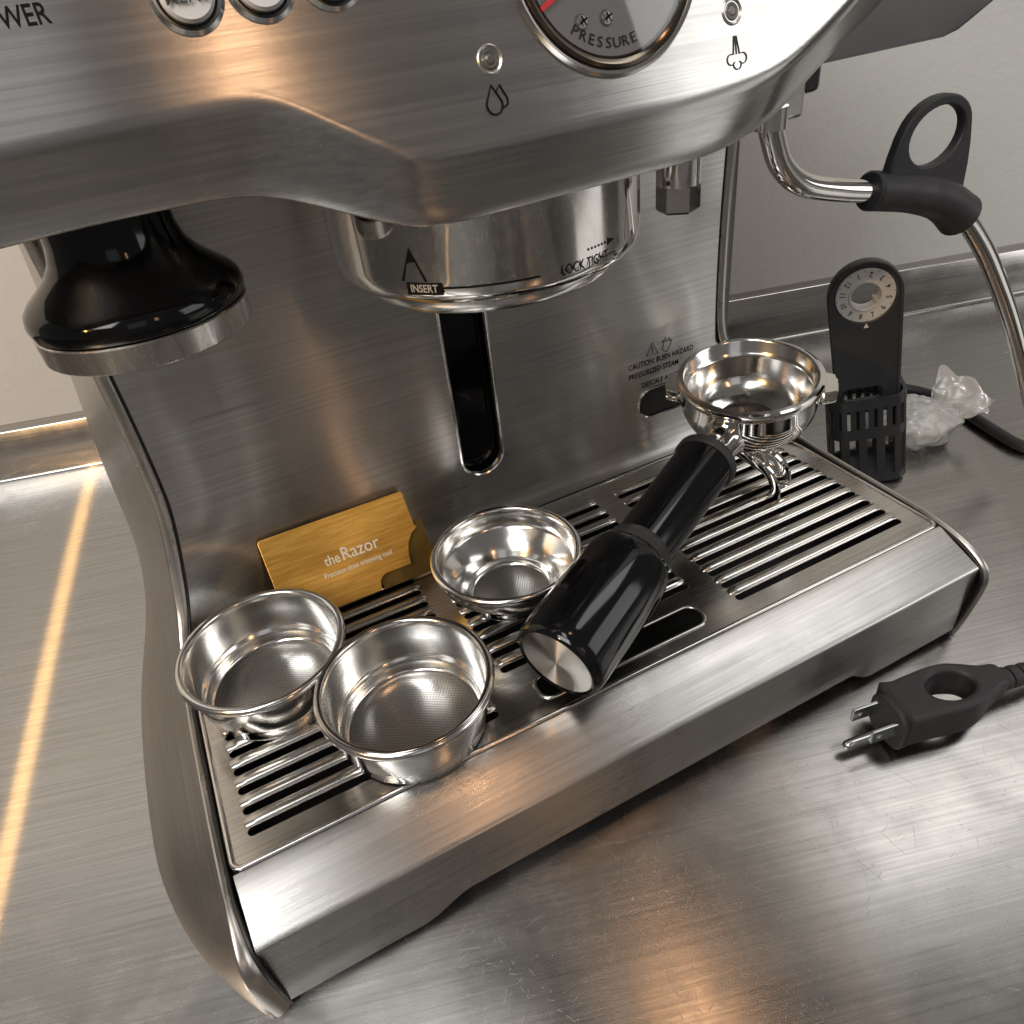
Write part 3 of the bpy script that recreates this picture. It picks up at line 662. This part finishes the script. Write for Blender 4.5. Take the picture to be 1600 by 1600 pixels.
basket('filter_basket', (0.0306, 0.0655), 0.0232, 'wide double filter basket at the left end of the tray, below the gold tool')
basket('filter_basket', (0.1291, 0.0630), 0.0232, 'narrow-bottomed single filter basket standing behind the black portafilter handle', single=True)

# ------------------------------------------------------------------ tamper held under the head
TC = V((0.037, 0.063, 0.1975))
tm = thing('tamper', tuple(TC), 'glossy black tamper with steel disc hanging under the left of the machine head', 'tamper')
v_, f_ = lathe([(0.0, 0.0), (0.0262, 0.0), (0.0266, 0.0004), (0.0268, 0.0062), (0.0264, 0.0066), (0.0, 0.0066)], 96)
obj('steel_disc', [V(p)+TC for p in v_], f_, 'tamper_band', tm)
v_, f_ = lathe([(0.0258, 0.0064), (0.0268, 0.0074), (0.0272, 0.0095), (0.0266, 0.0118), (0.0250, 0.0136), (0.0215, 0.0164), (0.0185, 0.0192), (0.0165, 0.0222), (0.0155, 0.0262), (0.0152, 0.0330), (0.0152, 0.0400), (0.0, 0.0405)], 96)
obj('handle', [V(p)+TC for p in v_], f_, 'black_gloss', tm, smooth=60)

# ------------------------------------------------------------------ portafilter lying on the tray
PC = V((0.2597, 0.0742, 0.1100)); PNn = V((-0.0798, -0.0726, 0.9942)).normalized()
PE = V((0.1173, 0.0025, 0.0752)); PS = PC-PNn*0.0165
ax = (PE-PS).normalized(); bv = PNn.cross(ax).normalized()      # bv points to the far side
pf = thing('portafilter', (0.19, 0.04, TZ), 'chrome portafilter with black handle lying across the drip tray grate', 'portafilter')
au = bv.cross(PNn).normalized(); MB = frame(PC, au, bv, PNn)
outp = [(0.0302, -0.0006), (0.0313, -0.0010), (0.0316, -0.0022), (0.0313, -0.0036), (0.0300, -0.0044), (0.0296, -0.0060), (0.0298, -0.0120), (0.0290, -0.0170), (0.0268, -0.0222), (0.0230, -0.0264), (0.0180, -0.0296), (0.0120, -0.0316), (0.0, -0.0322)]
inp = [(0.0302, -0.0006), (0.0288, -0.0002), (0.0280, -0.0010), (0.0277, -0.0058), (0.0268, -0.0066), (0.0262, -0.0082), (0.0252, -0.0150), (0.0225, -0.0205), (0.0185, -0.0240), (0.0150, -0.0252), (0.0140, -0.0258)]
v_, f_ = lathe(outp, 96); bo = obj('bowl', xf(MB, v_), [f for f in f_ if len(f) == 4], 'chrome', pf, smooth=50)
v_, f_ = lathe(inp, 96); obj('bowl_inside', xf(MB, v_), [f for f in f_ if len(f) == 4], 'basket_steel', bo, smooth=50)
v_, f_ = lathe([(0.0142, -0.0256), (0.0130, -0.0290), (0.0, -0.0295)], 64); obj('outlet', xf(MB, v_), f_, 'chrome_dark', bo, smooth=50)
for a0, hw_ in ((112, 15), (292, 15)):
    sec = []; rows = []
    for i in range(13):
        a_ = R(a0-hw_+2*hw_*i/12); e = 1-abs(i-6)/6; ro = 0.0318+0.0048*min(1, e*3.0)
        c_, s_ = math.cos(a_), math.sin(a_)
        rows.append([MB @ V((r_*c_, r_*s_, z_)) for r_, z_ in ((0.0290, -0.0045), (ro-0.0006, -0.0045), (ro, -0.0052), (ro, -0.0098), (ro-0.0006, -0.0105), (0.0290, -0.0110))])
    g_ = grid(rows); m_ = 6
    g_[1].append(tuple(range(m_))); g_[1].append(tuple(reversed([12*m_+k for k in range(m_)])))
    obj('locking_lug', *g_, 'chrome', bo, smooth=40)
MH = frame(PS, bv, PNn.cross(ax).cross(ax)*-1, ax) if False else None
hu = bv; hv = ax.cross(hu).normalized(); MH = frame(PS, hu, hv, ax)
Ltot = (PE-PS).length
v_, f_ = lathe([(0.0112, 0.0225), (0.0100, 0.0265), (0.0092, 0.0300), (0.0088, 0.0350), (0.0086, 0.0480)], 48); obj('neck', xf(MH, v_), f_, 'chrome', bo, smooth=60)
v_, f_ = lathe([(0.0095, 0.0430), (0.0128, 0.0432), (0.0134, 0.0440), (0.0134, 0.0470), (0.0128, 0.0478), (0.0100, 0.0480)], 48)
hd = obj('handle', *(lambda q: (xf(MH, q[0]), q[1]))(lathe([(0.0100, 0.0475), (0.0124, 0.0478), (0.0124, 0.0600), (0.0120, 0.0900), (0.0117, 0.1050), (0.0116, 0.1100)], 64)), 'black_gloss', pf, smooth=50)
obj('rubber_ring', xf(MH, v_), f_, 'black_rubber', hd, smooth=40)
v_, f_ = lathe([(0.0117, 0.1010), (0.0132, 0.1030), (0.0136, 0.1060), (0.0146, 0.1088)], 64); obj('handle_collar', xf(MH, v_), [f for f in f_ if len(f) == 4], 'black_satin', hd, smooth=50)
v_, f_ = lathe([(0.0140, 0.1085), (0.0152, 0.1090), (0.0162, 0.1120), (0.0168, 0.1180), (0.0171, 0.1300), (0.0171, Ltot-0.0070), (0.0168, Ltot-0.0030), (0.0159, Ltot-0.0006), (0.0148, Ltot+0.0001), (0.0141, Ltot-0.0006)], 80)
gp = obj('grip', xf(MH, v_), [f for f in f_ if len(f) == 4], 'black_gloss', hd, smooth=50)
# spun end cap as an object with its own axis so the radial brushing follows it
cv, cf = lathe([(0.0142, -0.0014), (0.0140, -0.0006), (0.0136, -0.0004), (0.0060, -0.00032), (0.0, -0.0003)], 64)
me = bpy.data.meshes.new('end_cap'); me.from_pydata(cv, [], cf); me.materials.append(MATS['spun_steel'])
for p_ in me.polygons: p_.use_smooth = True
ec = bpy.data.objects.new('end_cap', me); COL.objects.link(ec); ec.parent = hd
Mc = frame(PS+ax*Ltot-ORG[hd.name], hu, hv, ax); ec.matrix_local = Mc
# spouts: open curved channels either side
def ch(side_, off):
    path = catmull([PS+ax*off+PNn*-0.0150+bv*side_*0.002, PS+ax*off+PNn*-0.0185+bv*side_*0.010, PS+ax*off+PNn*-0.0225+bv*side_*0.0175, PS+ax*off+PNn*-0.0290+bv*side_*0.0225, PS+ax*off+PNn*-0.0365+bv*side_*0.0238], 6)
    sec = []
    ro, ri_ = 0.0072, 0.0056
    for i in range(13):
        a_ = R(180+180*i/12); sec.append((ro*math.cos(a_), ro*math.sin(a_)))
    for i in range(13):
        a_ = R(360-180*i/12); sec.append((ri_*math.cos(a_), ri_*math.sin(a_)))
    return sweep(path, sec, up=tuple(PNn+bv*side_*0.3))
v_, f_ = lathe([(0.0120, -0.0300), (0.0110, -0.0350), (0.0090, -0.0385), (0.0, -0.0395)], 32)
sb = obj('spout_block', xf(MB, v_), f_, 'chrome', bo, smooth=50)
for s_, nm in ((-1, 'spout'), (1, 'spout')):
    obj(nm, *ch(s_, 0.008), 'chrome', bo, smooth=50)

# ------------------------------------------------------------------ gold trimming tool leaning on the splash panel
rz = thing('trimming_tool', (0.075, 0.105, TZ), 'flat gold blade tool with white lettering leaning against the splash panel', 'trimming tool')
A0 = V((0.0421, 0.1158, 0.0868)); A1 = V((0.1085, 0.1158, 0.0865)); LD = V((0.0, -0.0218, -0.0312)).normalized()
ru = (A1-A0).normalized(); rn = LD.cross(ru).normalized()
if rn.y > 0: rn = -rn
MR = frame(A0+rn*0.0006, ru, -LD)
Wd = (A1-A0).length; kx = Wd/0.0699
outl = [(0.0008, 0.0), (0.0, -0.0010), (0.0, -0.0360), (0.0010, -0.0372), (0.0420, -0.0372), (0.0428, -0.0362), (0.0434, -0.0335), (0.0450, -0.0318), (0.0470, -0.0312), (0.0590, -0.0312), (0.0596, -0.0270), (0.0612, -0.0225), (0.0640, -0.0190), (0.0675, -0.0168), (Wd, -0.0160), (Wd, -0.0010), (Wd-0.0008, 0.0)]
outl = [(x*(kx if x < 0.068 else 1), y) for x, y in outl]
q = curve_mesh([outl], 0.0009, 0.0002); pr_ = obj('plate', *(xf(MR, q[0]), q[1]), 'gold_brushed', rz, smooth=40)
q = curve_mesh([[(0.0418, -0.0375), (0.0418, -0.0200), (0.0570, -0.0140), (0.0670, -0.0140), (0.0670, -0.0330), (0.0655, -0.0375)]], 0.0005)
obj('second_blade', *(xf(MR @ Matrix.Translation((0, 0, -0.0016)), q[0]), q[1]), 'olive_blade', rz, smooth=40)
def rtext(body, x, y, size, sx, bold=0.0):
    t = text_mesh(body, size, sx, bold=bold, align='LEFT'); obj('lettering', *(xf(MR @ Matrix.Translation((x, y, 0.00095)), t[0]), t[1]), 'white_print', pr_, smooth=None)
rtext('the', 0.0222, -0.0195, 0.0062, 0.82, 0.00005); rtext('Razor', 0.0294, -0.0195, 0.0078, 0.90, 0.00005)
rtext('Precision dose trimming tool', 0.0200, -0.0243, 0.0032, 0.80, 0.00003)

# ------------------------------------------------------------------ water filter holder leaning on the machine
HB = V((0.3760, 0.0930, 0.0)); HT = V((0.3565, 0.105, 0.1258))
hv_ = (HT-HB).normalized(); hn = V((-0.60, -0.80, 0)); hn = (hn-hv_*hn.dot(hv_)).normalized(); hu_ = hv_.cross(hn).normalized()
MHd = frame(HB, hu_, hv_, hn)
ho = thing('filter_holder', tuple(HB), 'black water filter holder with grey month dial, standing behind the right end of the tray', 'filter holder')
hw_ = 0.0178; Htop = 0.1315; zc = Htop-hw_-0.0005
outl = [(-0.0158, 0.049), (-hw_, zc)] + [(hw_*math.cos(R(a_)), zc+hw_*math.sin(R(a_))) for a_ in range(170, 9, -10)] + [(hw_, zc), (0.0158, 0.049)]
dial_h = [(0.0142*math.cos(R(a_)), zc+0.0142*math.sin(R(a_))) for a_ in range(0, 360, 10)]
win = rrect(-0.0025, 0.0555, 0.0098, 0.0042, 0.003)
q = curve_mesh([outl, dial_h, win], 0.0030, 0.0010, 2); hs = obj('handle', *(xf(MHd, q[0]), q[1]), 'holder_plastic', ho, smooth=50)
# raised rim along the outline
ro_ = [(x*0.955, 0.049+(y-0.049)*0.99) for x, y in outl]
obj('handle_rim', *line_tube([MHd @ V((x, y, 0.0028)) for x, y in ro_], 0.0010, 8), 'holder_plastic', hs, smooth=60)
def dl(prof, n=64):
    v_, f_ = lathe(prof, n); M = MHd @ Matrix.Translation((0, zc, 0)); return xf(M, v_), f_
v_, f_ = dl([(0.0070, -0.0035), (0.0142, -0.0035), (0.0142, 0.0030), (0.0138, 0.0034), (0.0082, 0.0034), (0.0078, 0.0042), (0.0072, 0.0042), (0.0070, 0.0036)]); f_ = [f for f in f_ if len(f) == 4]
v2 = lathe([(0.0070, 0.0036), (0.0070, -0.0035)], 64)
md = obj('month_dial', *merge((v_, f_), (xf(MHd @ Matrix.Translation((0, zc, 0)), v2[0]), [f for f in v2[1] if len(f) == 4])), 'month_dial', ho, smooth=40)
parts = []
for k in range(1, 13):
    an = R(106-30*(k-1)); t = text_mesh(str(k), 0.0040, 0.85, bold=0.00004)
    ca = an+math.pi/2
    for_v = [V((0.0110*math.cos(an)+((v.x)*math.cos(ca)-(v.y-0.0014)*math.sin(ca)), zc+0.0110*math.sin(an)+((v.x)*math.sin(ca)+(v.y-0.0014)*math.cos(ca)), 0.00346)) for v in t[0]]
    parts.append((xf(MHd, for_v), t[1]))
    a2 = an+R(15); e = V((-math.sin(a2), math.cos(a2), 0))*0.00012; c_ = V((math.cos(a2), math.sin(a2), 0))
    qd = [V((0, zc, 0.00346))+c_*0.0130+e, V((0, zc, 0.00346))+c_*0.0130-e, V((0, zc, 0.00346))+c_*0.0139-e, V((0, zc, 0.00346))+c_*0.0139+e]
    parts.append((xf(MHd, qd), [(0, 1, 2, 3)]))
obj('lettering', *merge(*parts), 'ink', md, smooth=None)
obj('dial_key', *(lambda b_: (xf(MHd @ Matrix.Translation((0, zc, 0)) @ Matrix.Rotation(R(-35), 4, 'Z'), b_[0]), b_[1]))(box(0.0052, 0.0072, -0.0004, 0.0004, -0.0034, 0.0034)), 'month_dial', md, smooth=None)
obj('pointer', xf(MHd, [(-0.0013, zc-0.0176, 0.00312), (0.0013, zc-0.0176, 0.00312), (0, zc-0.0150, 0.00312)]), [(0, 1, 2)], 'white_print', hs, smooth=None)
# cage: three hoops joined by upright slats
hoop = rrect(0, 0, 0.0192, 0.0140, 0.0080, 6)
def hoop_path(y, k=1.0): return [MHd @ V((x*k, y, z_*k-0.006)) for x, z_ in hoop]
for y, hgt in ((0.0525, 0.0030), (0.0335, 0.0030), (0.0025, 0.0025)):
    obj('cage_hoop', *sweep(hoop_path(y), [(0.0009, hgt), (-0.0009, hgt), (-0.0009, -hgt), (0.0009, -hgt)], closed_path=True, up=tuple(hv_)), 'holder_plastic', ho, smooth=40)
nh = len(hoop)
per = []
for i in range(nh):
    a_, b_ = V((*hoop[i], 0)), V((*hoop[(i+1) % nh], 0)); per.append((a_, b_, (b_-a_).length))
tot = sum(p_[2] for p_ in per)
for k in range(26):
    d = tot*k/26
    for a_, b_, l_ in per:
        if d <= l_: break
        d -= l_
    q_ = a_.lerp(b_, d/l_ if l_ > 0 else 0); tx = (b_-a_).normalized()
    for (y0, y1, wd) in ((0.0345, 0.0520, 0.0014),) + (((0.0030, 0.0325, 0.0022),) if k % 2 == 0 else ()):
        e = tx*wd; nrm_ = V((-tx.y, tx.x, 0))*0.0007
        vs = []
        for yy in (y0, y1):
            for p_ in (q_+e+nrm_, q_-e+nrm_, q_-e-nrm_, q_+e-nrm_): vs.append(MHd @ V((p_.x, yy, p_.y-0.006)))
        obj('cage_slat', vs, [(0, 1, 5, 4), (1, 2, 6, 5), (2, 3, 7, 6), (3, 0, 4, 7)], 'holder_plastic', ho, smooth=None)
q = curve_mesh([rrect(0, 0, 0.0190, 0.0138, 0.008)], 0.0008); obj('cage_floor', *(xf(MHd @ Matrix.Translation((0, 0.0015, -0.006)) @ Matrix.Rotation(R(90), 4, 'X'), q[0]), q[1]), 'holder_plastic', ho, smooth=40)

# ------------------------------------------------------------------ small clear plastic bag
from mathutils import noise as mn
def bag():
    vs, fs = [], []; nu, nv = 96, 56; C = V((0.4205, 0.1050, 0.0))
    for j in range(nv+1):
        t = j/nv; ph = math.pi*t
        for i in range(nu):
            th = 2*math.pi*i/nu
            d = V((math.sin(ph)*math.cos(th), math.sin(ph)*math.sin(th), math.cos(ph)))
            rg = 1+0.16*mn.noise(d*2.0+V((4, 1, 2)))+0.20*(abs(mn.noise(V((d.x*3.2, d.y*3.2, d.z*1.4))))-0.2)+0.02*(abs(mn.noise(V((d.x*8, d.y*8, d.z*3))+V((2, 0, 7))))-0.2)
            p_ = V((d.x*0.0285, d.y*0.0215, d.z*0.0145))*rg
            vs.append(C+V((p_.x*0.9+p_.y*-0.25, p_.y, max(0.0006, p_.z+0.0132))))
    for j in range(nv):
        for i in range(nu):
            k = (i+1) % nu; fs.append((j*nu+i, (j+1)*nu+i, (j+1)*nu+k, j*nu+k))
    return vs, fs
pb = thing('plastic_bag', (0.4205, 0.105, 0), 'small crumpled clear plastic bag lying on the counter beside the filter holder', 'plastic bag')
obj('bag_body', *bag(), 'clear_bag', pb, smooth=70)
vs, fs = [], []; nu, nv = 56, 18
for j in range(nv+1):
    t = j/nv
    for i in range(nu+1):
        s = i/nu-0.5; an = s*5.2+0.4
        rad = 0.0035+0.0125*t**0.8; wav = 1+0.10*math.sin(s*30+2*t)*t+0.28*mn.noise(V((s*5, t*2, 5)))*t
        base = V((0.4360, 0.0990, 0.0150))+V((0.0135, -0.0035, 0.0150))*t
        vs.append(base+V((math.cos(an)*rad*wav*0.75, math.sin(an)*rad*wav*1.15, math.sin(an*1.0)*0.006*t+0.004*mn.noise(V((s*9, t*4, 1))))))
for j in range(nv):
    for i in range(nu): fs.append((j*(nu+1)+i, j*(nu+1)+i+1, (j+1)*(nu+1)+i+1, (j+1)*(nu+1)+i))
obj('bag_neck', vs, fs, 'clear_bag', pb, smooth=70)

# ------------------------------------------------------------------ power cord with plug
pc = thing('power_cord', (0.26, -0.045, 0), 'black power cord with ring-grip plug and two flat blades lying before the machine', 'power cord')
U = V((0.984, -0.178, 0)).normalized(); Vv = V((0.178, 0.984, 0)); F0 = V((0.2385, -0.0420, 0))
MPg = frame(F0, U, Vv)
outl = [(0.0, -0.0098), (0.0, 0.0098), (0.006, 0.0102), (0.014, 0.0108), (0.022, 0.0112), (0.030, 0.0104), (0.037, 0.0080), (0.043, 0.0056), (0.050, 0.0042), (0.050, -0.0042), (0.043, -0.0060), (0.037, -0.0085), (0.030, -0.0110), (0.022, -0.0116), (0.012, -0.0106), (0.004, -0.0100)]
ol = [tuple(p_)[:2] for p_ in catmull([(*p_, 0) for p_ in outl+[outl[0]]], 3)[:-1]]
hole = [(0.0250+0.0098*math.cos(R(a_)), 0.0066*math.sin(R(a_))) for a_ in range(0, 360, 12)]
q = curve_mesh([ol, hole], 0.0082, 0.0022, 3)
pb_ = obj('plug_body', *(xf(MPg @ Matrix.Translation((0, 0, 0.0145)), [V((v.x, v.y, v.z*(1.0 if v.x < 0.03 else max(0.55, 1.0-(v.x-0.03)*18)))) for v in q[0]]), q[1]), 'black_rubber', pc, smooth=50)
q = curve_mesh([rrect(0, 0, 0.0096, 0.0098, 0.0062)], 0.0016, 0.0006)
obj('plug_face', *(xf(MPg @ Matrix.Translation((-0.0006, 0, 0.0120)) @ Matrix.Rotation(R(90), 4, 'Y') @ Matrix.Rotation(R(90), 4, 'Z'), q[0]), q[1]), 'black_rubber', pb_, smooth=40)
for s_ in (-1, 1):
    q = curve_mesh([rrect(-0.0068, 0, 0.0075, 0.0033, 0.0006), [(-0.0112+0.0009*math.cos(R(a_)), 0.0009*math.sin(R(a_))) for a_ in range(0, 360, 30)]], 0.0006, 0.0002)
    obj('blade', *(xf(MPg @ Matrix.Translation((0, s_*0.0056-0.0005, 0.0155)) @ Matrix.Rotation(R(90), 4, 'X'), q[0]), q[1]), 'brass_blade', pb_, smooth=40)
v_, f_ = lathe([(0.0, -0.0205), (0.0012, -0.0203), (0.0019, -0.0192), (0.0021, -0.0170), (0.0021, 0.0)], 20)
obj('ground_pin', *(xf(MPg @ Matrix.Translation((0, -0.0006, 0.0062)) @ Matrix.Rotation(R(90), 4, 'Y'), v_), f_), 'brass_blade', pb_, smooth=50)
for k in range(4):
    v_, f_ = lathe([(0.0030, -0.0022), (0.0046-0.0002*k, -0.0020), (0.0048-0.0002*k, 0.0), (0.0046-0.0002*k, 0.0018), (0.0030, 0.0020)], 20)
    obj('strain_relief', *(xf(MPg @ Matrix.Translation((0.0515+0.0052*k, 0, 0.0135-0.0005*k)) @ Matrix.Rotation(R(90), 4, 'Y'), v_), f_), 'black_rubber', pb_, smooth=40)
path = catmull([MPg @ V((0.045, 0, 0.0137)), MPg @ V((0.075, 0, 0.0105)), (0.345, -0.061, 0.0045), (0.42, -0.055, 0.0036), (0.50, -0.02, 0.0036), (0.505, 0.03, 0.0036), (0.470, 0.050, 0.0036), (0.4620, 0.0600, 0.0036), (0.4655, 0.0813, 0.0036), (0.472, 0.1084, 0.0036), (0.4728, 0.1329, 0.0036), (0.4643, 0.1512, 0.0036), (0.4505, 0.1658, 0.0036), (0.430, 0.1747, 0.0036), (0.380, 0.192, 0.006), (0.325, 0.225, 0.012), (0.295, 0.262, 0.020)], 8)
obj('cable', *sweep(path, circ(0.0035, 16), up=(0, 0, 1)), 'cable_black', pc, smooth=60)
